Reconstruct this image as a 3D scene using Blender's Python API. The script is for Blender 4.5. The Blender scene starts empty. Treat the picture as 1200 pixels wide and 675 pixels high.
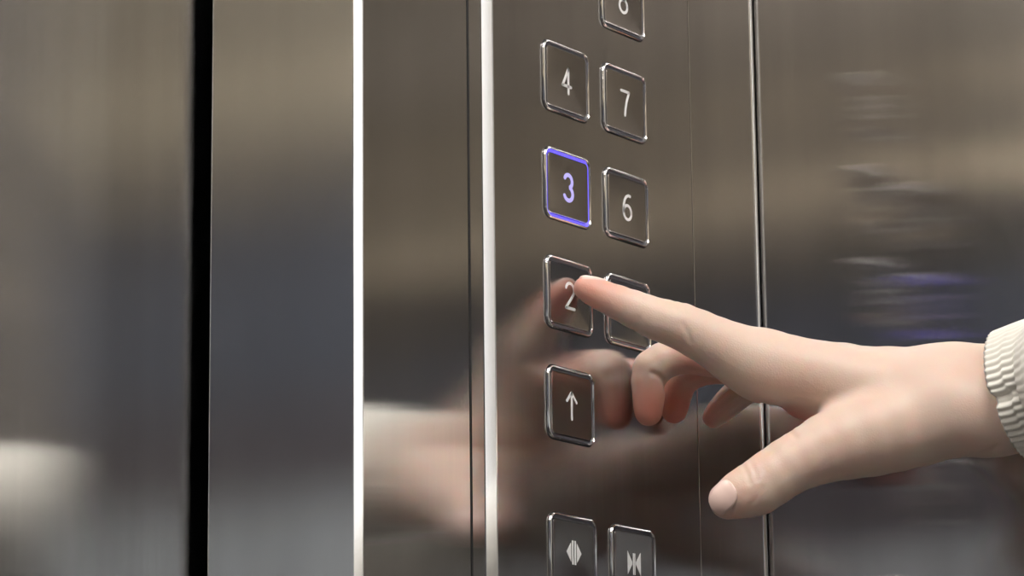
import bpy, bmesh, math, random
import numpy as np
from mathutils import Vector

random.seed(3)
S = bpy.context.scene
COL = S.collection
PI = math.pi

# ------------------------------------------------------------------ camera
ZB = 1.15                      # height of the lower edge of the arrow button above the car floor
F_PX = 3752.53
YAW, PITCH, ROLL = math.radians(35.9951), math.radians(12.4358), -math.radians(0.64564)
CAM = np.array([-1.04096417, -0.73947325, ZB - 0.21961461])
fw = np.array([math.cos(YAW)*math.cos(PITCH), math.sin(YAW)*math.cos(PITCH), math.sin(PITCH)])
rt0 = np.array([math.sin(YAW), -math.cos(YAW), 0.0])
up0 = np.cross(rt0, fw)
rt = math.cos(ROLL)*rt0 + math.sin(ROLL)*up0
up = -math.sin(ROLL)*rt0 + math.cos(ROLL)*up0
cam_d = bpy.data.cameras.new('camera')
cam = bpy.data.objects.new('camera', cam_d); COL.objects.link(cam)
from mathutils import Matrix
M = Matrix(((rt[0], up[0], -fw[0], CAM[0]), (rt[1], up[1], -fw[1], CAM[1]), (rt[2], up[2], -fw[2], CAM[2]), (0, 0, 0, 1)))
cam.matrix_world = M
cam_d.sensor_width = 36.0
cam_d.lens = F_PX/1200*36
cam_d.clip_start = 0.05
S.camera = cam

# ------------------------------------------------------------------ view, world, light levels
S.view_settings.view_transform = 'Standard'
S.view_settings.look = 'None'
S.view_settings.gamma = 1
S.view_settings.use_curve_mapping = False
S.view_settings.exposure = 0.0
LAMP_PANEL = 16.0      # emission of the big ceiling panels
LAMP_SPOT = 40.0      # emission of the small ceiling spots
FILL_COLUMN = 0.78     # emission of the added column that whitens the steel edges
FILL_BAR = 13.0       # emission of the added bar that makes the bezels glint
LAMP_BUTTON = 1.1     # emission of the lit floor button
world = bpy.data.worlds.new('world'); S.world = world
world.use_nodes = True
world.node_tree.nodes['Background'].inputs[0].default_value = (0.02, 0.02, 0.022, 1)
S.cycles.max_bounces = 14
S.cycles.glossy_bounces = 10
S.cycles.diffuse_bounces = 4
S.cycles.sample_clamp_indirect = 6.0
S.cycles.blur_glossy = 0.3
S.cycles.use_denoising = True

# ------------------------------------------------------------------ helpers
def link_mesh(name, verts, faces, mat=None, parent=None, smooth=False, loc=(0, 0, 0)):
    me = bpy.data.meshes.new(name)
    me.from_pydata([tuple(map(float, v)) for v in verts], [], faces)
    me.update()
    o = bpy.data.objects.new(name, me); COL.objects.link(o)
    o.location = loc
    if mat: me.materials.append(mat)
    if parent: o.parent = parent
    if smooth:
        me.polygons.foreach_set('use_smooth', [True]*len(me.polygons))
    return o

def fix_normals(o):
    bm = bmesh.new(); bm.from_mesh(o.data)
    bmesh.ops.recalc_face_normals(bm, faces=bm.faces)
    bm.to_mesh(o.data); bm.free()
    return o

def tag(o, label=None, cat=None, group=None, kind=None):
    if label: o['label'] = label
    if cat: o['category'] = cat
    if group: o['group'] = group
    if kind: o['kind'] = kind
    return o

def box(name, lo, hi, mat, parent=None, bevel=0.0, seg=2):
    bm = bmesh.new()
    bmesh.ops.create_cube(bm, size=1)
    for v in bm.verts:
        v.co = Vector([lo[i] + (v.co[i]+0.5)*(hi[i]-lo[i]) for i in range(3)])
    if bevel:
        bmesh.ops.bevel(bm, geom=bm.edges[:], offset=bevel, segments=seg, affect='EDGES', profile=0.5)
    me = bpy.data.meshes.new(name); bm.to_mesh(me); bm.free()
    me.materials.append(mat)
    o = bpy.data.objects.new(name, me); COL.objects.link(o)
    if parent: o.parent = parent
    return o

def extrude_z(name, prof, z0, z1, mat, parent=None, smooth_deg=30, edge=None):
    """closed profile in plan, extruded upwards"""
    n = len(prof)
    V = [(x, y, z0) for x, y in prof] + [(x, y, z1) for x, y in prof]
    Fs = [(i, (i+1) % n, n+(i+1) % n, n+i) for i in range(n)]
    Fs += [tuple(range(n))[::-1], tuple(range(n, 2*n))]
    o = link_mesh(name, V, Fs, mat, parent)
    if edge:                               # polished chamfer: profile segments [a, b) take the second material
        o.data.materials.append(edge[1])
        for i in edge[0]: o.data.polygons[i].material_index = 1
    fix_normals(o)
    shade(o, smooth_deg)
    return o

def shade(o, deg=30):
    bm = bmesh.new(); bm.from_mesh(o.data)
    for f in bm.faces: f.smooth = True
    for e in bm.edges:
        if len(e.link_faces) == 2 and e.calc_face_angle(0) > math.radians(deg): e.smooth = False
    bm.to_mesh(o.data); bm.free()
    wn = o.modifiers.new('flat faces', 'WEIGHTED_NORMAL'); wn.keep_sharp = True; wn.weight = 100

def arc(cx, cy, r, a0, a1, n=8):
    return [(cx+r*math.cos(math.radians(a0+(a1-a0)*i/n)), cy+r*math.sin(math.radians(a0+(a1-a0)*i/n))) for i in range(n+1)]

# ------------------------------------------------------------------ materials
def new_mat(name):
    m = bpy.data.materials.new(name); m.use_nodes = True
    nt = m.node_tree
    return m, nt, nt.nodes, nt.links, nt.nodes['Principled BSDF']

def steel(name, col, rough, aniso, streak=0.12, brush=0.0):
    m, nt, N, L, b = new_mat(name)
    b.inputs['Metallic'].default_value = 1
    b.inputs['Roughness'].default_value = rough
    b.inputs['Anisotropic'].default_value = aniso
    geo = N.new('ShaderNodeNewGeometry')
    if aniso:
        cr = N.new('ShaderNodeVectorMath'); cr.operation = 'CROSS_PRODUCT'
        cr.inputs[1].default_value = (0, 0, 1)
        L.new(geo.outputs['Normal'], cr.inputs[0])
        L.new(cr.outputs[0], b.inputs['Tangent'])
    if brush:                              # vertical grinding grooves, finer than a pixel: normals scatter sideways
        g = None
        for k in range(3):
            of = N.new('ShaderNodeVectorMath'); of.operation = 'SCALE'; of.inputs['Scale'].default_value = 731.3*(k+1)
            L.new(geo.outputs['Position'], of.inputs[0])
            wn = N.new('ShaderNodeTexWhiteNoise'); wn.noise_dimensions = '3D'
            L.new(of.outputs[0], wn.inputs['Vector'])
            if g is None: g = wn.outputs['Value']
            else:
                a_ = N.new('ShaderNodeMath'); a_.operation = 'ADD'; L.new(g, a_.inputs[0]); L.new(wn.outputs['Value'], a_.inputs[1]); g = a_.outputs[0]
        sb = N.new('ShaderNodeMath'); sb.operation = 'MULTIPLY_ADD'; L.new(g, sb.inputs[0])
        sb.inputs[1].default_value = brush; sb.inputs[2].default_value = -1.5*brush
        sv = N.new('ShaderNodeVectorMath'); sv.operation = 'SCALE'
        L.new(cr.outputs[0], sv.inputs[0]); L.new(sb.outputs[0], sv.inputs['Scale'])
        av = N.new('ShaderNodeVectorMath'); av.operation = 'ADD'
        L.new(geo.outputs['Normal'], av.inputs[0]); L.new(sv.outputs[0], av.inputs[1])
        nv = N.new('ShaderNodeVectorMath'); nv.operation = 'NORMALIZE'
        L.new(av.outputs[0], nv.inputs[0]); L.new(nv.outputs[0], b.inputs['Normal'])
    tc = N.new('ShaderNodeTexCoord')
    mp = N.new('ShaderNodeMapping'); mp.inputs['Scale'].default_value = (700, 700, 5)
    L.new(tc.outputs['Object'], mp.inputs[0])
    no = N.new('ShaderNodeTexNoise'); no.inputs['Scale'].default_value = 1.0; no.inputs['Detail'].default_value = 4
    L.new(mp.outputs[0], no.inputs['Vector'])
    mp2 = N.new('ShaderNodeMapping'); mp2.inputs['Scale'].default_value = (60, 60, 1.2)
    L.new(tc.outputs['Object'], mp2.inputs[0])
    no2 = N.new('ShaderNodeTexNoise'); no2.inputs['Scale'].default_value = 1.0; no2.inputs['Detail'].default_value = 2
    L.new(mp2.outputs[0], no2.inputs['Vector'])
    ad = N.new('ShaderNodeMath'); ad.operation = 'MULTIPLY_ADD'
    L.new(no.outputs['Fac'], ad.inputs[0]); ad.inputs[1].default_value = 0.6
    L.new(no2.outputs['Fac'], ad.inputs[2])
    mr = N.new('ShaderNodeMapRange')
    mr.inputs['From Min'].default_value = 0.4; mr.inputs['From Max'].default_value = 1.2
    mr.inputs['To Min'].default_value = 1-streak; mr.inputs['To Max'].default_value = 1+streak
    L.new(ad.outputs[0], mr.inputs['Value'])
    mx = N.new('ShaderNodeVectorMath'); mx.operation = 'SCALE'
    mx.inputs[0].default_value = col
    L.new(mr.outputs[0], mx.inputs['Scale'])
    L.new(mx.outputs[0], b.inputs['Base Color'])
    return m

def plain(name, col, rough=0.5, metal=0.0, noise=0.0, scale=8, emit=None, estr=0):
    m, nt, N, L, b = new_mat(name)
    b.inputs['Base Color'].default_value = (*col, 1)
    b.inputs['Roughness'].default_value = rough
    b.inputs['Metallic'].default_value = metal
    if noise:
        tc = N.new('ShaderNodeTexCoord')
        no = N.new('ShaderNodeTexNoise'); no.inputs['Scale'].default_value = scale; no.inputs['Detail'].default_value = 4
        L.new(tc.outputs['Object'], no.inputs['Vector'])
        mr = N.new('ShaderNodeMapRange'); mr.inputs['To Min'].default_value = 1-noise; mr.inputs['To Max'].default_value = 1+noise
        L.new(no.outputs['Fac'], mr.inputs['Value'])
        mx = N.new('ShaderNodeVectorMath'); mx.operation = 'SCALE'; mx.inputs[0].default_value = col
        L.new(mr.outputs[0], mx.inputs['Scale']); L.new(mx.outputs[0], b.inputs['Base Color'])
    if emit:
        b.inputs['Emission Color'].default_value = (*emit, 1)
        b.inputs['Emission Strength'].default_value = estr
    return m

M_PANEL = steel('brushed_steel_panel', (0.55, 0.54, 0.545), 0.09, 0.7, 0.10, 0.09)
M_WALL = steel('brushed_steel_wall', (0.57, 0.56, 0.56), 0.055, 0.7, 0.08, 0.07)
M_JAMB = steel('brushed_steel_jamb', (0.71, 0.71, 0.715), 0.07, 0.7, 0.06, 0.06)
M_DOOR = steel('brushed_steel_door', (0.70, 0.70, 0.70), 0.07, 0.7, 0.10, 0.12)
M_EDGE = steel('polished_steel_edge', (0.86, 0.86, 0.87), 0.14, 0.8, 0.03)
M_CHROME = steel('button_bezel_steel', (0.84, 0.83, 0.83), 0.08, 0.0, 0.02)
M_CAP = steel('button_cap_steel', (0.50, 0.48, 0.475), 0.16, 0.6, 0.04)
M_SHAFT = plain('dark_door_slot', (0.11, 0.12, 0.118), 0.5)
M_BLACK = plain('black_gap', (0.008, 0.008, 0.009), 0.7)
M_RING_OFF = plain('unlit_ring_plastic', (0.10, 0.10, 0.12), 0.3)
M_RING_ON = plain('lit_blue_ring', (0.10, 0.09, 0.6), 0.3, emit=(0.14, 0.10, 1.0), estr=LAMP_BUTTON)
M_MARK = plain('pale_marking', (0.85, 0.85, 0.86), 0.4)
M_MARK_ON = plain('lit_marking', (0.4, 0.38, 0.6), 0.4, emit=(0.42, 0.36, 1.0), estr=0.6)
M_CEIL = steel('ceiling_steel', (0.60, 0.59, 0.57), 0.3, 0.0, 0.02)
M_FLOOR = plain('floor_vinyl', (0.07, 0.062, 0.055), 0.35, noise=0.2, scale=40)
M_SKIRT = plain('pale_grey_laminate', (0.40, 0.43, 0.46), 0.5, noise=0.05)
M_DARKLAM = plain('slate_laminate', (0.090, 0.102, 0.134), 0.5, noise=0.1)
M_MAUVE = plain('mauve_grey_laminate', (0.095, 0.085, 0.098), 0.5, noise=0.1)
M_GREYLAM = plain('mid_grey_laminate', (0.082, 0.076, 0.074), 0.5, noise=0.1)
M_WARM = plain('taupe_laminate', (0.25, 0.218, 0.172), 0.5, noise=0.06)
M_TOP = plain('light_taupe_laminate', (0.40, 0.355, 0.30), 0.5, noise=0.06)
M_SAND = plain('sand_laminate', (0.50, 0.42, 0.31), 0.5, noise=0.04)
M_CREAM = plain('cream_laminate', (0.86, 0.73, 0.54), 0.5, noise=0.04)
M_PANEL_LAMP = plain('lamp_diffuser', (0.9, 0.9, 0.9), 0.5, emit=(1.0, 0.965, 0.91), estr=LAMP_PANEL)
M_SPOT_LAMP = plain('spot_diffuser', (0.9, 0.9, 0.9), 0.5, emit=(1.0, 0.94, 0.84), estr=LAMP_SPOT)
M_BAR_FILL = plain('bar_glint_fill', (0.9, 0.9, 0.9), 0.5, emit=(1.0, 0.97, 0.94), estr=FILL_BAR)
M_COL_FILL = plain('column_edge_fill', (0.9, 0.9, 0.9), 0.5, emit=(0.93, 0.96, 1.0), estr=FILL_COLUMN)

# ------------------------------------------------------------------ the lift car (setting)
XL, XR, YB, YF, H = -1.45, 0.1685, -1.65, 0.0, 2.35
XJ = -0.1220           # corner between door jamb and front return
XS = -0.0512           # seam left of the control panel
XP = -0.0388           # left foot of the raised plate
XQ = 0.1127            # seam right of the control panel
YJ = 0.0745            # back end of the jamb
YD = 0.0803            # face of the sliding door

def structure(o, label=None): tag(o, label, kind='structure'); return o

structure(box('floor', (XL-.05, YB-.05, -.05), (XR+.05, .2, 0), M_FLOOR))
structure(box('ceiling', (XL-.05, YB-.05, H), (XR+.05, .2, H+.05), M_CEIL))
structure(box('wall_right', (XR, YB, 0), (XR+.02, .06, H), M_WALL))
structure(box('wall_back', (XL, YB-.03, 0), (XR, YB, H), M_WARM))
# left wall: bands of laminate
structure(box('wall_left', (XL-.04, YB, 0), (XL-.012, .06, H), M_DARKLAM))
for k, (z0, z1, m) in enumerate([(0.0, 1.24, M_MAUVE), (1.242, 1.37, M_SKIRT), (1.372, 1.46, M_MAUVE), (1.462, 1.63, M_DARKLAM), (1.632, 1.721, M_GREYLAM),
                                 (1.722, 1.754, M_CREAM), (1.755, 1.820, M_WARM), (1.821, 1.845, M_SAND), (1.846, 1.925, M_WARM), (1.926, 2.345, M_TOP)]):
    structure(box('trim_%d' % (k+1), (XL-.012, YB, z0), (XL, .06, z1), m, bevel=.001, seg=1))

# front return between jamb and control panel, with a rounded corner, jamb running back to the door
r = 0.0020
prof = [(XJ, r+.0005), (XJ+.0002, r)] + [(XJ+r*1.6, .0002), (XJ+r*1.6+.0006, 0)] + [(XS-.0007, 0), (XS-.0007, .02), (XJ+.02, .02), (XJ+.02, YJ)] \
    + arc(XJ+.0012, YJ-.0012, .0012, 90, 180, 4)
structure(extrude_z('wall_front', prof, 0, H, M_JAMB, edge=((0, 1, 2, 8, 9, 10, 11), M_EDGE)))
# backing behind seams (dark shaft of the gaps)
structure(box('trim_11', (XS-.004, .021, 0), (XR, .03, H), M_BLACK))
# strip right of control panel
prof = [(XQ+.0003, .0002), (XQ+.0005, 0), (XR-.0045, 0), (XR-.0045, .018), (XQ+.0003, .018)]
structure(extrude_z('trim_12', prof, 0, H, M_PANEL))
# thin bright corner bead
prof = [(XR-.0027+.0015*math.cos(a), .0006+.0015*math.sin(a)) for a in np.linspace(0, 2*PI, 17)[:-1]]
structure(extrude_z('trim_17', prof, 0, H, M_EDGE, smooth_deg=60))
# black strip standing in for the shaded gap between front return and frame
structure(box('trim_18', (XS-.0007, -.0003, 0), (XS+.0002, .012, H), M_BLACK))
# left part of the front wall beyond the door opening and the header
structure(box('trim_13', (XL, 0, 0), (-1.02, .0745, H), M_JAMB, bevel=.003))
structure(box('trim_14', (-1.02, 0, 2.1), (XJ, .0745, H), M_JAMB, bevel=.003))
structure(box('door_1', (-.575, YD, 0.01), (0.0, YD+.03, 2.14), M_DOOR, bevel=.002))
structure(box('door_2', (-1.15, YD, 0.01), (-.579, YD+.03, 2.14), M_DOOR, bevel=.002))
structure(box('trim_15', (-1.2, YD+.035, 0), (.05, YD+.045, H), M_SHAFT))
# closing piece hidden behind the jamb: keeps the slot dark
structure(box('trim_16', (-.030, .035, 0), (-.022, YD, H), M_SHAFT))

# ------------------------------------------------------------------ lamps
def ceiling_panel(x, y, sx, sy, label):
    t = bpy.data.objects.new('ceiling_light', None); COL.objects.link(t); t.location = (x, y, H)
    tag(t, label, 'ceiling light', 'square light panels in the car ceiling')
    w = .02
    V = []; Fs = []
    bm = bmesh.new()
    for lo, hi in (((-sx/2-w, -sy/2-w), (sx/2+w, -sy/2)), ((-sx/2-w, sy/2), (sx/2+w, sy/2+w)),
                   ((-sx/2-w, -sy/2), (-sx/2, sy/2)), ((sx/2, -sy/2), (sx/2+w, sy/2))):
        q = bmesh.ops.create_cube(bm, size=1)['verts']
        for v in q:
            v.co = Vector((lo[0]+(v.co.x+.5)*(hi[0]-lo[0]), lo[1]+(v.co.y+.5)*(hi[1]-lo[1]), -.015+(v.co.z+.5)*.0148))
    me = bpy.data.meshes.new('frame'); bm.to_mesh(me); bm.free(); me.materials.append(M_EDGE)
    o = bpy.data.objects.new('frame', me); COL.objects.link(o); o.parent = t
    box('diffuser', (-sx/2, -sy/2, -.010), (sx/2, sy/2, -.001), M_PANEL_LAMP, t)
    return t
ceiling_panel(-.66, -.62, .60, .60, 'large square ceiling light panel in the middle of the lift car')
ceiling_panel(-.30, -1.25, .34, .34, 'smaller square ceiling light panel near the back wall')

def spot_mesh():
    bm = bmesh.new()
    n = 24
    R0, R1 = .030, .042
    ring = []
    for (rr, z) in ((R0, -.002), (R0, -.006), (R0+.004, -.009), (R1-.002, -.008), (R1, 0)):
        ring.append([bm.verts.new((rr*math.cos(2*PI*i/n), rr*math.sin(2*PI*i/n), z)) for i in range(n)])
    for a, b in zip(ring, ring[1:]):
        for i in range(n):
            bm.faces.new((a[i], a[(i+1) % n], b[(i+1) % n], b[i]))
    me = bpy.data.meshes.new('rim'); bm.to_mesh(me); bm.free(); me.materials.append(M_EDGE)
    return me
RIM = spot_mesh()
LENS = bpy.data.meshes.new('lens')
bm = bmesh.new(); bmesh.ops.create_cone(bm, cap_ends=True, segments=24, radius1=.0298, radius2=.0298, depth=.003)
bm.to_mesh(LENS); bm.free(); LENS.materials.append(M_SPOT_LAMP)
def spot(x, y, label):
    t = bpy.data.objects.new('ceiling_spotlight', None); COL.objects.link(t); t.location = (x, y, H)
    tag(t, label, 'spotlight', 'small round spotlights in the car ceiling')
    a = bpy.data.objects.new('rim', RIM); COL.objects.link(a); a.parent = t
    b = bpy.data.objects.new('lens', LENS); COL.objects.link(b); b.parent = t; b.location = (0, 0, -.004)
spot(-1.25, -.35, 'round ceiling spotlight in the corner nearest the sliding door')
spot(-.10, -1.35, 'round ceiling spotlight in the back right corner of the lift car')
spot(-.62, -.12, 'round ceiling spotlight in front of the door header')

# unseen vertical light added at the back wall to whiten the steel edges
t = bpy.data.objects.new('added_edge_light', None); COL.objects.link(t); t.location = (-.39, YB, 0)
tag(t, 'tall unseen light added at the back wall to whiten the steel edges', 'added light')
box('diffuser', (-.13, .001, .25), (.13, .03, 2.15), M_COL_FILL, t, bevel=.008)
box('end_cap', (-.134, .001, .17), (.134, .034, .25), M_EDGE, t, bevel=.004)
box('end_cap', (-.134, .001, 2.15), (.134, .034, 2.23), M_EDGE, t, bevel=.004)

# unseen light bar added high on the left wall for bezel glints
t = bpy.data.objects.new('added_glint_light', None); COL.objects.link(t); t.location = (XL, -.42, 2.13)
tag(t, 'long unseen light added high on the left wall for glints on the bezels', 'added light')
box('diffuser', (.002, -.40, -.035), (.04, .40, .035), M_BAR_FILL, t, bevel=.012)
box('end_cap', (.001, -.43, -.038), (.043, -.40, .038), M_EDGE, t, bevel=.004)
box('end_cap', (.001, .40, -.038), (.043, .415, .038), M_EDGE, t, bevel=.004)

# ------------------------------------------------------------------ control panel
t = bpy.data.objects.new('control_panel', None); COL.objects.link(t); t.location = (0, 0, ZB-.5)
tag(t, 'tall brushed steel button panel with rounded bright left edge set into lift wall', 'control panel')
r = 0.0026
PZ0, PZ1 = -.35, 1.25
prof = [(XP, r+.0006), (XP+.0003, r)] + [(XP+r*1.6, .0003), (XP+r*1.6+.0007, 0)] + arc(XQ-.0004, .0004, .0004, 270, 360, 2) + [(XQ, .0075), (XP, .0075)]
fp = extrude_z('face_plate', prof, PZ0, PZ1, M_PANEL, t, edge=((0, 1, 2), M_EDGE))
prof = arc(XS+.0008, .0029+.0008, .0008, 180, 270, 3) + [(XP-.0001, .0029), (XP-.0001, .018), (XS, .018)]
extrude_z('mounting_frame', prof, PZ0-.002, PZ1+.002, M_JAMB, t)
box('back_box', (XP, .0078, PZ0), (XQ-.001, .019, PZ1), M_BLACK, t)

# ------------------------------------------------------------------ buttons
BW, BH = 0.03296, 0.03032
CP, RP = 0.043564, 0.046
def rrect(w, h, r, n=6):
    P = []
    for cx, cy, a in ((w/2-r, h/2-r, 0), (-w/2+r, h/2-r, 90), (-w/2+r, -h/2+r, 180), (w/2-r, -h/2+r, 270)):
        P += arc(cx, cy, r, a, a+90, n)
    return P
def loft(name, rings, mat, cap_first=False, cap_last=False, deg=35):
    """rings: list of (w, h, r, y) rounded rectangles in the x-z plane at depth y (towards the viewer is negative)"""
    V = []; Fs = []
    n = None
    for (w, h, r, y) in rings:
        P = rrect(w, h, r); n = len(P)
        V += [(p[0], y, p[1]) for p in P]
    for k in range(len(rings)-1):
        for i in range(n):
            a, b = k*n+i, k*n+(i+1) % n
            Fs.append((a, b, b+n, a+n))
    if cap_first: Fs.append(tuple(range(n)))
    if cap_last: Fs.append(tuple(range((len(rings)-1)*n, len(rings)*n)))
    me = bpy.data.meshes.new(name); me.from_pydata(V, [], Fs); me.update(); me.materials.append(mat)
    bm = bmesh.new(); bm.from_mesh(me)
    bmesh.ops.recalc_face_normals(bm, faces=bm.faces)
    for f in bm.faces: f.smooth = True
    for e in bm.edges:
        if len(e.link_faces) == 2 and e.calc_face_angle(0) > math.radians(deg): e.smooth = False
    bm.to_mesh(me); bm.free()
    return me
b_ = .0011
def R_(ins): return max(.0042-ins, .0012)
def ringlist(pts): return [(BW-2*i, BH-2*i, R_(i), y) for i, y in pts]
# bezel: a raised half-round frame, edged by a thin black ring painted as its shadow line
ME_SHADOW_LINE = loft('shadow_line', ringlist([(-.0004, .0003), (-.0004, -.00006), (.0001, -.00006)]), M_BLACK, deg=60)
ME_BEZEL = loft('bezel', ringlist([(0, .0004), (.0001, -.0006), (.0003, -.0011), (.0006, -.0012), (.0009, -.0009), (.00105, .0002), (.00105, .0010)]), M_CHROME, deg=60)
RING_PROF = [(.0010, -.0001), (.0012, -.0003), (.0020, -.0003), (.0022, .0008)]
ME_RING = loft('light_ring', ringlist(RING_PROF), M_RING_OFF, deg=60)
ME_RING_ON = loft('light_ring', ringlist(RING_PROF), M_RING_ON, deg=60)
ME_CAP = loft('cap', ringlist([(.0022, .0008), (.00225, -.0004), (.0025, -.0009), (.0030, -.00085)]), M_CAP, cap_last=True, deg=50)
YC = -.00085

def stroke(paths, w):
    """union of round-ended ribbons in the x-z plane -> (verts, faces), thin raised"""
    V = []; Fs = []
    for P in paths:
        P = [np.array(p, float) for p in P]
        nrm = []
        for i in range(len(P)):
            a = P[max(i-1, 0)]; b = P[min(i+1, len(P)-1)]
            d = (b-a)/np.linalg.norm(b-a); nrm.append(np.array([-d[1], d[0]]))
        L_ = [p+n*w/2 for p, n in zip(P, nrm)]; R2 = [p-n*w/2 for p, n in zip(P, nrm)]
        d0 = P[0]-P[1]; d0 = math.degrees(math.atan2(d0[1], d0[0])); d1 = P[-1]-P[-2]; d1 = math.degrees(math.atan2(d1[1], d1[0]))
        base = len(V); n = len(P)
        for y in (YC-.00012, YC+.0002):
            V += [(q[0], y, q[1]) for q in L_] + [(q[0], y, q[1]) for q in R2]
        for i in range(n-1):
            a, b, c, d = base+i, base+i+1, base+n+i+1, base+n+i
            Fs.append((a, b, c, d))
            m = 2*n
            Fs.append((a, b, b+m, a+m)); Fs.append((d, c, c+m, d+m))
        for (c, ang) in ((P[0], d0), (P[-1], d1)):
            base = len(V); A = arc(c[0], c[1], w/2, ang-90, ang+90, 6)
            V += [(q[0], YC-.00012, q[1]) for q in A] + [(q[0], YC+.0002, q[1]) for q in A]
            Fs.append(tuple(range(base, base+7)))
            for i in range(6): Fs.append((base+i, base+i+1, base+i+8, base+i+7))
    return V, Fs
def polyf(polys):
    V = []; Fs = []
    for P in polys:
        b = len(V); n = len(P)
        V += [(p[0], YC-.00012, p[1]) for p in P] + [(p[0], YC+.0002, p[1]) for p in P]
        Fs.append(tuple(range(b, b+n)))
        for i in range(n): Fs.append((b+i, b+(i+1) % n, b+n+(i+1) % n, b+n+i))
    return V, Fs
def ell(cx, cy, rx, ry, a0, a1, n=14):
    return [(cx+rx*math.cos(math.radians(a0+(a1-a0)*i/n)), cy+ry*math.sin(math.radians(a0+(a1-a0)*i/n))) for i in range(n+1)]
mm = .001
def sc(paths): return [[(x*mm, y*mm) for x, y in p] for p in paths]
W_ = 1.25*mm
GLYPH = {
 '4': stroke(sc([[(1.1, -5.3), (1.1, 5.3)], [(1.1, 5.3), (-3.0, -2.2)], [(-3.0, -2.2), (3.0, -2.2)]]), W_),
 '7': stroke(sc([[(-3.0, 5.2), (3.0, 5.2)], [(3.0, 5.2), (1.2, 1.2), (0.2, -2.2), (-.3, -5.4)]]), W_),
 '3': stroke(sc([ell(0, 2.7, 2.7, 2.7, 155, -70) + ell(-.1, -2.6, 3.1, 2.9, 70, -155)]), W_*1.35),
 '6': stroke(sc([ell(0.1, -2.3, 2.9, 3.1, 0, 360, 24), [(-2.8, -2.3), (-2.7, .6), (-1.9, 3.0), (-.6, 4.6), (1.1, 5.3), (2.2, 5.1)]]), W_),
 '2': stroke(sc([ell(0, 2.4, 2.9, 2.9, 165, -30) + [(.4, -1.6), (-3.0, -5.3)], [(-3.0, -5.3), (3.1, -5.3)]]), W_),
 '5': stroke(sc([[(2.6, 5.3), (-2.2, 5.3)], [(-2.2, 5.3), (-2.6, .6)] + ell(-.1, -2.0, 3.0, 3.3, 130, -150)]), W_),
 '8': stroke(sc([ell(0, 2.8, 2.4, 2.5, 0, 360, 24), ell(0, -2.5, 3.0, 2.9, 0, 360, 24)]), W_),
 'arrow': stroke(sc([[(0, -5.6), (0, 5.2)], [(-3.4, 1.6), (0, 5.4)], [(3.4, 1.6), (0, 5.4)]]), W_*.95),
 'open': polyf(sc([[(-2.1, -3.9), (-2.1, 3.9), (-5.2, 0)], [(2.1, 3.9), (2.1, -3.9), (5.2, 0)], [(-1.35, -4.9), (-.4, -4.9), (-.4, 4.9), (-1.35, 4.9)], [(.4, -4.9), (1.35, -4.9), (1.35, 4.9), (.4, 4.9)]])),
 'close': polyf(sc([[(-4.8, -4.8), (-1.5, -.5), (-1.5, .5), (-4.8, 4.8)], [(4.8, -4.8), (4.8, 4.8), (1.5, .5), (1.5, -.5)], [(-.8, -4.8), (-.25, -4.8), (-.25, 4.2), (-.8, 4.2)], [(.25, -4.8), (.8, -4.8), (.8, 4.2), (.25, 4.2)]])),
}
BUTTONS = [
 ('4', 0, 3, 'square steel lift button marked 4, above the blue lit button'),
 ('7', 1, 3, 'square steel lift button marked 7, right of the 4 button'),
 ('8', 1, 4, 'square steel lift button marked 8, topmost in the right column, cut by frame'),
 ('3', 0, 2, 'square lift button marked 3 with glowing blue outline'),
 ('6', 1, 2, 'square steel lift button marked 6, right of the blue lit button'),
 ('2', 0, 1, 'square steel lift button marked 2 being pressed by the index finger'),
 ('5', 1, 1, 'square steel lift button mostly covered by the pointing index finger'),
 ('arrow', 0, 0, 'square steel lift button with an upward arrow, below the pressed button'),
 ('open', 0, -1, 'door open button with outward triangles at lower left of the panel'),
 ('close', 1, -1, 'door close button with inward triangles, right of the door open button'),
]
for g, c, rrow, label in BUTTONS:
    x = c*CP + BW/2
    z = ZB + (rrow*RP + BH/2 if rrow >= 0 else -.0605 - BH/2 + BH - .0)
    if rrow < 0: z = ZB - .06047 + BH/2
    e = bpy.data.objects.new('elevator_button', None); COL.objects.link(e); e.location = (x, 0, z)
    tag(e, label, 'button', 'square floor and door buttons on the control panel')
    on = g == '3'
    for nm, me in (('shadow_line', ME_SHADOW_LINE), ('bezel', ME_BEZEL), ('light_ring', ME_RING_ON if on else ME_RING), ('cap', ME_CAP)):
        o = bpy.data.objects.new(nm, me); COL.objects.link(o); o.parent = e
        if nm == 'light_ring' and on: o['label'] = 'glowing blue light ring'
    V, Fs = GLYPH[g]
    o = link_mesh('marking', V, Fs, M_MARK_ON if on else M_MARK, e)
    fix_normals(o)

# ------------------------------------------------------------------ the hand (one continuous surface)
RW = np.array([rt, up, fw])          # rows: axes used to measure the pose
def place(px, py, depth):            # a joint seen at px,py that lies depth metres in front of the lens
    return np.array([(px-600)/F_PX*depth, -(py-337.5)/F_PX*depth, depth])*1000
def to_world(P): return CAM + (np.asarray(P)/1000) @ RW
# depth of the finger tip: it touches the cap of the button marked 2
def tip_depth(px, py, r_px):
    lo, hi = 1.0, 1.6
    for _ in range(50):
        m = (lo+hi)/2
        w = to_world(place(px, py, m)); rr = r_px/F_PX*m
        if w[1] + rr > YC + .0003: hi = m
        else: lo = m
    return lo
D0 = tip_depth(686, 338, 14.5)
def J(px, py, dz, r):
    d = D0 + dz/1000
    return (*place(px, py, d), r/F_PX*d*1000)

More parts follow.
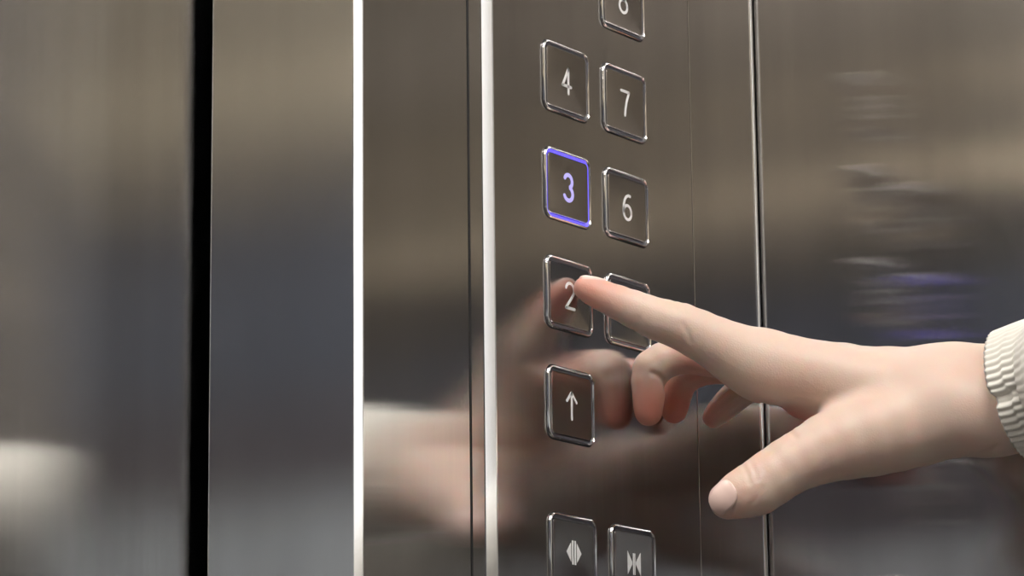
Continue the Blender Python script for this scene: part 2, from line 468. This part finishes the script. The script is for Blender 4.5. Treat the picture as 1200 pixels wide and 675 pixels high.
INDEX = [J(686, 338, 0, 14.3), J(706, 346.5, -1, 17.6), J(742, 362, -3, 21.6), J(770, 374, -4.5, 24.2), J(797, 382, -5.5, 27), J(840, 403, -5, 31), J(872, 420, -3, 38), J(899, 430, -2, 41)]
MIDDLE = [J(760, 483, 22, 16.5), J(760, 462, 23.5, 18.5), J(764, 432, 25, 22), J(792, 418, 25, 21), J(822, 416, 24, 24), J(868, 421, 20, 26), J(912, 424, 17, 31)]
RING = [J(790, 481, 42, 15.5), J(793, 462, 42.5, 17.5), J(800, 442, 43, 20), J(825, 430, 42, 21), J(850, 426, 40, 24), J(920, 425, 34, 31)]
PINKY = [J(836, 489, 50, 13), J(847, 478, 51, 15.5), J(861, 465, 52, 17.5), J(882, 450, 52, 18), J(900, 440, 51, 20), J(938, 434, 48, 27)]
THUMB = [J(852, 588, -37, 20.5), J(866, 580, -36, 26.5), J(888, 571, -34, 32), J(925, 546, -31, 33), J(968, 526, -27, 39), J(1020, 510, -23, 48), J(1075, 495, -19, 51)]
PALM = [
 [J(899, 430, -2, 41), J(960, 440, -5, 37), J(1030, 457, -9, 42), J(1100, 462, -14, 46)],
 [J(912, 424, 17, 31), J(970, 434, 13, 30), J(1040, 446, 4, 37), J(1110, 452, -6, 44)],
 [J(920, 425, 34, 31), J(990, 434, 24, 30), J(1050, 448, 14, 36), J(1115, 452, 4, 42)],
 [J(938, 432, 48, 27), J(1000, 446, 36, 32), J(1060, 458, 22, 36), J(1120, 458, 8, 40)],
 [J(968, 515, -20, 26), J(1010, 498, -8, 42), J(1070, 492, -6, 50)],
 [J(940, 468, 4, 22), J(1000, 480, 2, 36)],
]
ARM = [
 [J(1100, 480, -17, 52), J(1150, 486, -22, 48), J(1200, 478, -30, 48), J(1290, 440, -70, 62), J(1500, 370, -190, 85)],
 [J(1105, 460, -4, 50), J(1150, 456, -9, 49), J(1200, 450, -19, 51), J(1290, 425, -55, 62), J(1500, 360, -180, 85)],
]
def cap_sdf(X, Y, Z, a, b):
    ax, ay, az, ra = a; bx, by, bz, rb = b
    dx, dy, dz = bx-ax, by-ay, bz-az
    L2 = dx*dx+dy*dy+dz*dz
    px, py, pz = X-ax, Y-ay, Z-az
    t = np.clip((px*dx+py*dy+pz*dz)/L2, 0, 1)
    return np.sqrt((px-t*dx)**2+(py-t*dy)**2+(pz-t*dz)**2) - (ra+(rb-ra)*t)
def smin(a, b, k):
    h = np.clip(.5+.5*(b-a)/k, 0, 1)
    return b+(a-b)*h - k*h*(1-h)
def spline(C, n=5):
    """Catmull-Rom through the joints so the limbs bend softly"""
    C = [np.array(c, float) for c in C]
    C = [2*C[0]-C[1]] + C + [2*C[-1]-C[-2]]
    out = []
    for i in range(1, len(C)-2):
        for k in range(n):
            t = k/n
            p0, p1, p2, p3 = C[i-1:i+3]
            out.append(.5*((2*p1)+(-p0+p2)*t+(2*p0-5*p1+4*p2-p3)*t*t+(-p0+3*p1-3*p2+p3)*t**3))
    out.append(C[-2])
    return out
def chain(G, C, k=2.0, n=2, smooth=True):
    P = spline(C, n) if smooth else C
    d = None
    for a, b in zip(P, P[1:]):
        # only where the capsule can matter
        s = cap_sdf(*G, a, b)
        d = s if d is None else smin(d, s, k)
    return d
def blob(G, c, rad):
    X, Y, Z = G
    q = np.sqrt(((X-c[0])/rad[0])**2+((Y-c[1])/rad[1])**2+((Z-c[2])/rad[2])**2)
    return (q-1)*min(rad)
def hand_sdf(G):
    palm = None
    for C in PALM:
        d = chain(G, C, 2.0, 1)
        palm = d if palm is None else smin(palm, d, 7)
    for C in ARM:
        palm = smin(palm, chain(G, C, 3.0, 2), 8)
    out = palm
    for C, k in ((INDEX, 5), (MIDDLE, 4), (RING, 4), (PINKY, 4)):
        f = chain(G, C, 1.2)
        out = np.minimum(out, smin(palm, f, k)) if out is not palm else smin(palm, f, k)
    th = smin(palm, chain(G, THUMB, 1.6), 6)
    out = smin(out, th, 1.5)
    return out
def surface_nets(fn, lo, hi, h):
    n = [int(math.ceil((hi[i]-lo[i])/h))+1 for i in range(3)]
    ax = [lo[i]+h*np.arange(n[i]) for i in range(3)]
    Fv = np.empty(n, np.float32)
    st = 24
    for i in range(0, n[0], st):
        G = np.meshgrid(ax[0][i:i+st].astype(np.float32), ax[1].astype(np.float32), ax[2].astype(np.float32), indexing='ij')
        Fv[i:i+st] = fn(G)
    ins = Fv < 0
    c = np.zeros([k-1 for k in n], np.int16)
    for a in (0, 1):
        for b in (0, 1):
            for e in (0, 1):
                c += ins[a:n[0]-1+a, b:n[1]-1+b, e:n[2]-1+e]
    act = (c > 0) & (c < 8)
    ids = -np.ones(act.shape, np.int64)
    I = np.argwhere(act); ids[act] = np.arange(len(I))
    acc = np.zeros((len(I), 3)); cnt = np.zeros(len(I))
    corners = [(a, b, e) for a in (0, 1) for b in (0, 1) for e in (0, 1)]
    for p in corners:
        for d in range(3):
            if p[d]: continue
            q = list(p); q[d] = 1
            v0 = Fv[I[:, 0]+p[0], I[:, 1]+p[1], I[:, 2]+p[2]]; v1 = Fv[I[:, 0]+q[0], I[:, 1]+q[1], I[:, 2]+q[2]]
            m = (v0 < 0) != (v1 < 0)
            t = np.where(m, v0/(v0-v1+1e-20*(v0 == v1)), 0)
            pos = np.tile(np.array(p, float), (len(I), 1)); pos[:, d] += t
            acc[m] += pos[m]; cnt[m] += 1
    V = np.array(lo)+h*(I+acc/cnt[:, None])
    Fs = []
    for d in range(3):
        u, w = [(1, 2), (2, 0), (0, 1)][d]
        sl0 = [slice(None)]*3; sl1 = [slice(None)]*3
        sl0[d] = slice(0, -1); sl1[d] = slice(1, None)
        A = ins[tuple(sl0)]; B = ins[tuple(sl1)]
        E = np.argwhere(A != B)
        E = E[(E[:, u] > 0) & (E[:, w] > 0) & (E[:, u] < n[u]-1) & (E[:, w] < n[w]-1)]
        flip = A[E[:, 0], E[:, 1], E[:, 2]]
        def idx(du, dw):
            q = E.copy(); q[:, u] -= du; q[:, w] -= dw
            return ids[q[:, 0], q[:, 1], q[:, 2]]
        Q = np.stack([idx(1, 1), idx(0, 1), idx(0, 0), idx(1, 0)], 1)
        Q[~flip] = Q[~flip][:, ::-1]
        Fs.append(Q)
    return V, np.concatenate(Fs)

# skin
def skin_material():
    m, nt, N, L, b = new_mat('skin')
    tc = N.new('ShaderNodeTexCoord')
    n1 = N.new('ShaderNodeTexNoise'); n1.inputs['Scale'].default_value = 55; n1.inputs['Detail'].default_value = 3
    L.new(tc.outputs['Object'], n1.inputs['Vector'])
    at = N.new('ShaderNodeAttribute'); at.attribute_name = 'flush'
    mr = N.new('ShaderNodeMapRange'); mr.inputs['From Min'].default_value = .35; mr.inputs['From Max'].default_value = .7
    mr.inputs['To Min'].default_value = -.06; mr.inputs['To Max'].default_value = .12
    L.new(n1.outputs['Fac'], mr.inputs['Value'])
    ad = N.new('ShaderNodeMath'); ad.operation = 'ADD'; ad.use_clamp = True
    L.new(at.outputs['Fac'], ad.inputs[0]); L.new(mr.outputs[0], ad.inputs[1])
    cr = N.new('ShaderNodeMix'); cr.data_type = 'RGBA'
    cr.inputs[6].default_value = (0.74, 0.565, 0.475, 1); cr.inputs[7].default_value = (0.76, 0.32, 0.25, 1)
    L.new(ad.outputs[0], cr.inputs[0])
    L.new(cr.outputs[2], b.inputs['Base Color'])
    b.inputs['Roughness'].default_value = .48
    b.inputs['Subsurface Weight'].default_value = .5
    b.inputs['Subsurface Radius'].default_value = (1.0, .35, .18)
    b.inputs['Subsurface Scale'].default_value = .004
    # fine skin relief
    v = N.new('ShaderNodeTexVoronoi'); v.inputs['Scale'].default_value = 900; v.feature = 'DISTANCE_TO_EDGE'
    L.new(tc.outputs['Object'], v.inputs['Vector'])
    n2 = N.new('ShaderNodeTexNoise'); n2.inputs['Scale'].default_value = 260; n2.inputs['Detail'].default_value = 5
    L.new(tc.outputs['Object'], n2.inputs['Vector'])
    ma = N.new('ShaderNodeMath'); ma.operation = 'MULTIPLY_ADD'; ma.inputs[1].default_value = .5
    L.new(v.outputs['Distance'], ma.inputs[0]); L.new(n2.outputs['Fac'], ma.inputs[2])
    bp = N.new('ShaderNodeBump'); bp.inputs['Strength'].default_value = .22; bp.inputs['Distance'].default_value = .0006
    L.new(ma.outputs[0], bp.inputs['Height']); L.new(bp.outputs[0], b.inputs['Normal'])
    return m
M_SKIN = skin_material()
M_NAIL = plain('nail', (0.88, 0.64, 0.57), 0.28, noise=0.03, scale=60)

RES = 0.85
pts = np.array([c[:3] for C in [INDEX, MIDDLE, RING, PINKY, THUMB]+PALM+[[q for q in A[:3]] for A in ARM] for c in C])
lo = pts.min(0)-14; hi = pts.max(0)+np.array([0, 24, 24])
hi[0] = place(1262, 400, D0-.04)[0]
V, Q = surface_nets(hand_sdf, lo, hi, RES)
# relax slightly for an even skin
def relax(V, Q, it):
    for _ in range(it):
        A = np.zeros_like(V); c = np.zeros(len(V))
        for i in range(4):
            for j in ((i+1) % 4,):
                np.add.at(A, Q[:, i], V[Q[:, j]]); np.add.at(c, Q[:, i], 1)
                np.add.at(A, Q[:, j], V[Q[:, i]]); np.add.at(c, Q[:, j], 1)
        V = V*.5+.5*A/np.maximum(c, 1)[:, None]
    return V
def largest(V, Q):
    lab = np.arange(len(V))
    while True:
        m = lab[Q].min(1); new = lab.copy()
        for i in range(4): np.minimum.at(new, Q[:, i], m)
        new = new[new]
        if (new == lab).all(): break
        lab = new
    keep = np.bincount(lab).argmax()
    vm = lab == keep; idx = np.cumsum(vm)-1
    return V[vm], idx[Q[vm[Q[:, 0]]]]
V, Q = largest(V, Q)
V = relax(V, Q, 3)
def creases(V, Q, lines):
    """skin folds: shallow grooves pressed into the surface that faces the viewer"""
    Nn = np.zeros_like(V)
    fn_ = np.cross(V[Q[:, 2]]-V[Q[:, 0]], V[Q[:, 3]]-V[Q[:, 1]])
    for i in range(4): np.add.at(Nn, Q[:, i], fn_)
    Nn /= np.linalg.norm(Nn, axis=1)[:, None]+1e-9
    k = F_PX/V[:, 2]; PX = 600+V[:, 0]*k; PY = 337.5-V[:, 1]*k
    out = V.copy()
    for pl, dep, wd, z0, z1 in lines:
        best = np.full(len(V), 1e9)
        for (x0, y0), (x1, y1) in zip(pl, pl[1:]):
            dx, dy = x1-x0, y1-y0
            t = np.clip(((PX-x0)*dx+(PY-y0)*dy)/(dx*dx+dy*dy), 0, 1)
            best = np.minimum(best, np.hypot(PX-x0-t*dx, PY-y0-t*dy))
        dz = V[:, 2]-D0*1000
        w = dep*np.exp(-(best/wd)**2)*(Nn[:, 2] < .25)*(dz > z0)*(dz < z1)
        out -= Nn*w[:, None]
    return out
# outward normals point to negative depth for faces turned to the viewer
sgn = np.cross(V[Q[:, 2]]-V[Q[:, 0]], V[Q[:, 3]]-V[Q[:, 1]])
cen = V[Q].mean(1); sg = np.sign(((cen-cen.mean(0))*sgn).sum())
if sg < 0: Q = Q[:, ::-1]
V = creases(V, Q, [
    ([(871, 546), (876, 556), (879, 566)], .45, 3.0, -80, 0), ([(880, 543), (885, 553), (887, 562)], .35, 3.0, -80, 0),
    ([(893, 572), (887, 584), (880, 592)], .35, 3.2, -80, 0), ([(846, 571), (855, 581), (859, 592), (858, 602)], .55, 2.2, -80, 0),
    ([(748, 372), (745, 380), (742, 388)], .40, 2.8, -30, 12), ([(800, 380), (806, 390), (809, 400)], .35, 3.0, -30, 12),
    ([(790, 352), (793, 360), (794, 366)], .25, 2.6, -30, 12), ([(799, 353), (802, 361), (803, 367)], .25, 2.6, -30, 12),
    ([(764, 437), (770, 439), (777, 445), (781, 456)], .9, 3.0, 10, 34),
    ([(893, 474), (908, 484), (921, 500), (932, 512)], .7, 4.0, -40, 20),
    ([(1128, 541), (1150, 533), (1170, 524)], .5, 4.0, -80, 10),
])
BASE = to_world(place(686, 338, D0))
hand = link_mesh('person', to_world(V)-BASE, Q.tolist(), M_SKIN, smooth=True, loc=BASE)
tag(hand, 'person pressing a lift button with the index finger of the right hand, cream knit sleeve', 'person')
def near(V, c, r):
    return np.clip(1-np.linalg.norm(V-np.array(c[:3]), axis=1)/r, 0, 1)
fl = np.zeros(len(V))
for c, r, w in ((INDEX[0], 24, .55), (MIDDLE[0], 17, .95), (MIDDLE[2], 9, .3), (RING[0], 19, .95), (PINKY[0], 14, .45), (THUMB[0], 14, .35),
                (MIDDLE[4], 16, .8), (INDEX[4], 9, .2), (INDEX[7], 10, .2), (J(925, 500, 0, 1), 14, 1.0), (RING[3], 16, .8), (J(780, 400, -4, 1), 12, .25)):
    fl = np.maximum(fl, np.minimum(1, w*near(V, c, r)*1.6)) if w > .5 else fl+w*near(V, c, r)
a = hand.data.attributes.new('flush', 'FLOAT', 'POINT'); a.data.foreach_set('value', np.clip(fl, 0, 1).astype(np.float32))

def nail(name, C, along, dirn, half_w, half_l, thick=.45, label=None):
    """nail plate that follows the finger surface; C centre, along = finger axis, dirn = outward direction"""
    al = np.array(along, float); al /= np.linalg.norm(al)
    dn = np.array(dirn, float); dn -= al*(dn@al); dn /= np.linalg.norm(dn)
    sd = np.cross(al, dn)
    def fn(G):
        X, Y, Z = G
        p = np.stack([X-C[0], Y-C[1], Z-C[2]], -1)
        u = p@sd; v = p@al; w = p@dn
        e = (np.abs(u/half_w)**3+np.abs(v/half_l)**3)**(1/3)-1
        e = e*min(half_w, half_l)
        h = hand_sdf(G)
        return np.maximum(np.maximum(h-thick, -(h+.6)), np.maximum(e, -w)).astype(np.float32)
    R0 = max(half_w, half_l)+8
    V, Q = surface_nets(fn, [c-R0 for c in C[:3]], [c+R0 for c in C[:3]], .35)
    V = relax(V, Q, 2)
    o = link_mesh(name, to_world(V)-BASE, Q.tolist(), M_NAIL, hand, smooth=True)
    if label: o['label'] = label
    return o
tA = np.array(THUMB[0][:3]); tB = np.array(THUMB[2][:3])
nail('thumbnail', tA+np.array([-2.6, .3, -1.5]), tA-tB, (-.6, .12, -.8), 6.0, 5.6, thick=.7)
iA = np.array(INDEX[0][:3]); iB = np.array(INDEX[2][:3])
nail('fingernail', iA+np.array([1.5, 0, 0]), iA-iB, (.15, 1, .35), 4.3, 5.4)

# ------------------------------------------------------------------ knitted sleeve
def knit_material():
    m, nt, N, L, b = new_mat('cream_knit')
    b.inputs['Base Color'].default_value = (0.90, 0.87, 0.79, 1)
    b.inputs['Roughness'].default_value = .9
    b.inputs['Sheen Weight'].default_value = .4
    tc = N.new('ShaderNodeTexCoord')
    n2 = N.new('ShaderNodeTexNoise'); n2.inputs['Scale'].default_value = 1600; n2.inputs['Detail'].default_value = 5
    L.new(tc.outputs['Object'], n2.inputs['Vector'])
    wv = N.new('ShaderNodeTexNoise'); wv.inputs['Scale'].default_value = 1000; wv.inputs['Detail'].default_value = 2
    L.new(tc.outputs['Object'], wv.inputs['Vector'])
    ma = N.new('ShaderNodeMath'); ma.operation = 'ADD'
    L.new(n2.outputs['Fac'], ma.inputs[0]); L.new(wv.outputs['Fac'], ma.inputs[1])
    bp = N.new('ShaderNodeBump'); bp.inputs['Strength'].default_value = .2; bp.inputs['Distance'].default_value = .0001
    L.new(ma.outputs[0], bp.inputs['Height']); L.new(bp.outputs[0], b.inputs['Normal'])
    return m
M_KNIT = knit_material()
def tube(name, C, prof, n_th, mat, parent, n_lip=0, close=False):
    """C: spine with radii; prof(s, theta) -> (axial offset mm, radius factor/offset)"""
    P = [np.array(c) for c in C]
    V = []
    up_ref = np.array([0, 1, 0.0])
    K = len(P)
    for i in range(K):
        q = max(i, n_lip)                  # the rolled lip shares the frame of the first ring
        t_ = P[min(q+1, K-1)][:3]-P[max(q-1, n_lip)][:3]; t_ = t_/np.linalg.norm(t_)
        s_ = np.cross(t_, up_ref); s_ /= np.linalg.norm(s_)
        u_ = np.cross(s_, t_)
        for j in range(n_th):
            th = 2*PI*j/n_th
            ax, rr = prof(i/(K-1), th, P[i][3])
            V.append(P[i][:3]+t_*ax+rr*(math.cos(th)*u_+math.sin(th)*s_))
    Fs = []
    for i in range(K-1):
        for j in range(n_th):
            a, b = i*n_th+j, i*n_th+(j+1) % n_th
            Fs.append((a, b, b+n_th, a+n_th))
    if close: Fs.append(tuple(range((K-1)*n_th, K*n_th)))
    return link_mesh(name, to_world(np.array(V))-BASE, Fs, mat, parent, smooth=True)
TH0 = math.radians(268)        # where the cuff is folded
def cdist(a, b): return abs((a-b+PI) % (2*PI)-PI)
NR = 54
def cuff_prof(s, th, r):
    rib = .85*(.5+.5*math.cos(NR*th))**.7
    ph = (th-TH0+PI) % (2*PI)-PI
    groove = math.exp(-(ph/.09)**2)
    ph = -ph
    off = 1.3*(.5+.5*math.tanh(ph/.12))*(.5+.5*math.cos(max(0, ph-1.2)/(PI-1.2)*PI))
    return off + 1.3*math.exp(-(ph/.12)**2), r + rib - 1.8*groove
SP = [J(1186, 464, -24, 77), J(1215, 456, -29, 80), J(1250, 446, -38, 82), J(1300, 432, -60, 84), J(1400, 405, -120, 92), J(1600, 350, -250, 118), J(1850, 280, -390, 160), J(2250, 210, -520, 230)]
spl = spline(SP, 14)
cuffC = [c for c in spl[:30]]
# rolled lip: go inside first
first = np.array(cuffC[0]); tdir = np.array(cuffC[1])[:3]-first[:3]; tdir /= np.linalg.norm(tdir)
lip = []
for a in np.linspace(0, PI, 7)[:-1]:
    q = first.copy(); q[:3] = first[:3]+tdir*(1.8-1.8*math.sin(a)); q[3] = first[3]-3.6+1.8*(1-math.cos(a)); lip.append(q)
inner = first.copy(); inner[:3] += tdir*12; inner[3] -= 3.6
inner2 = first.copy(); inner2[:3] += tdir*5; inner2[3] -= 3.6
slv_pts = spl[28:]
sleeve = tube('sweater_sleeve', slv_pts, lambda s, th, r: (0, r+1.2+.5*abs(math.sin(NR/2*th))+(2.5*min(1, s*14))), 276, M_KNIT, hand, close=True)
cuff = tube('cuff', [inner, inner2]+lip+cuffC, cuff_prof, NR*9, M_KNIT, sleeve, n_lip=2+len(lip))
print('SCENE', len(V), 'D0', D0, 'finger world', [np.round(to_world(np.array(c[:3])), 4).tolist() for c in (INDEX[0], MIDDLE[0], RING[0], PINKY[0], THUMB[0], ARM[1][1], SP[0], SP[3], SP[-1])])
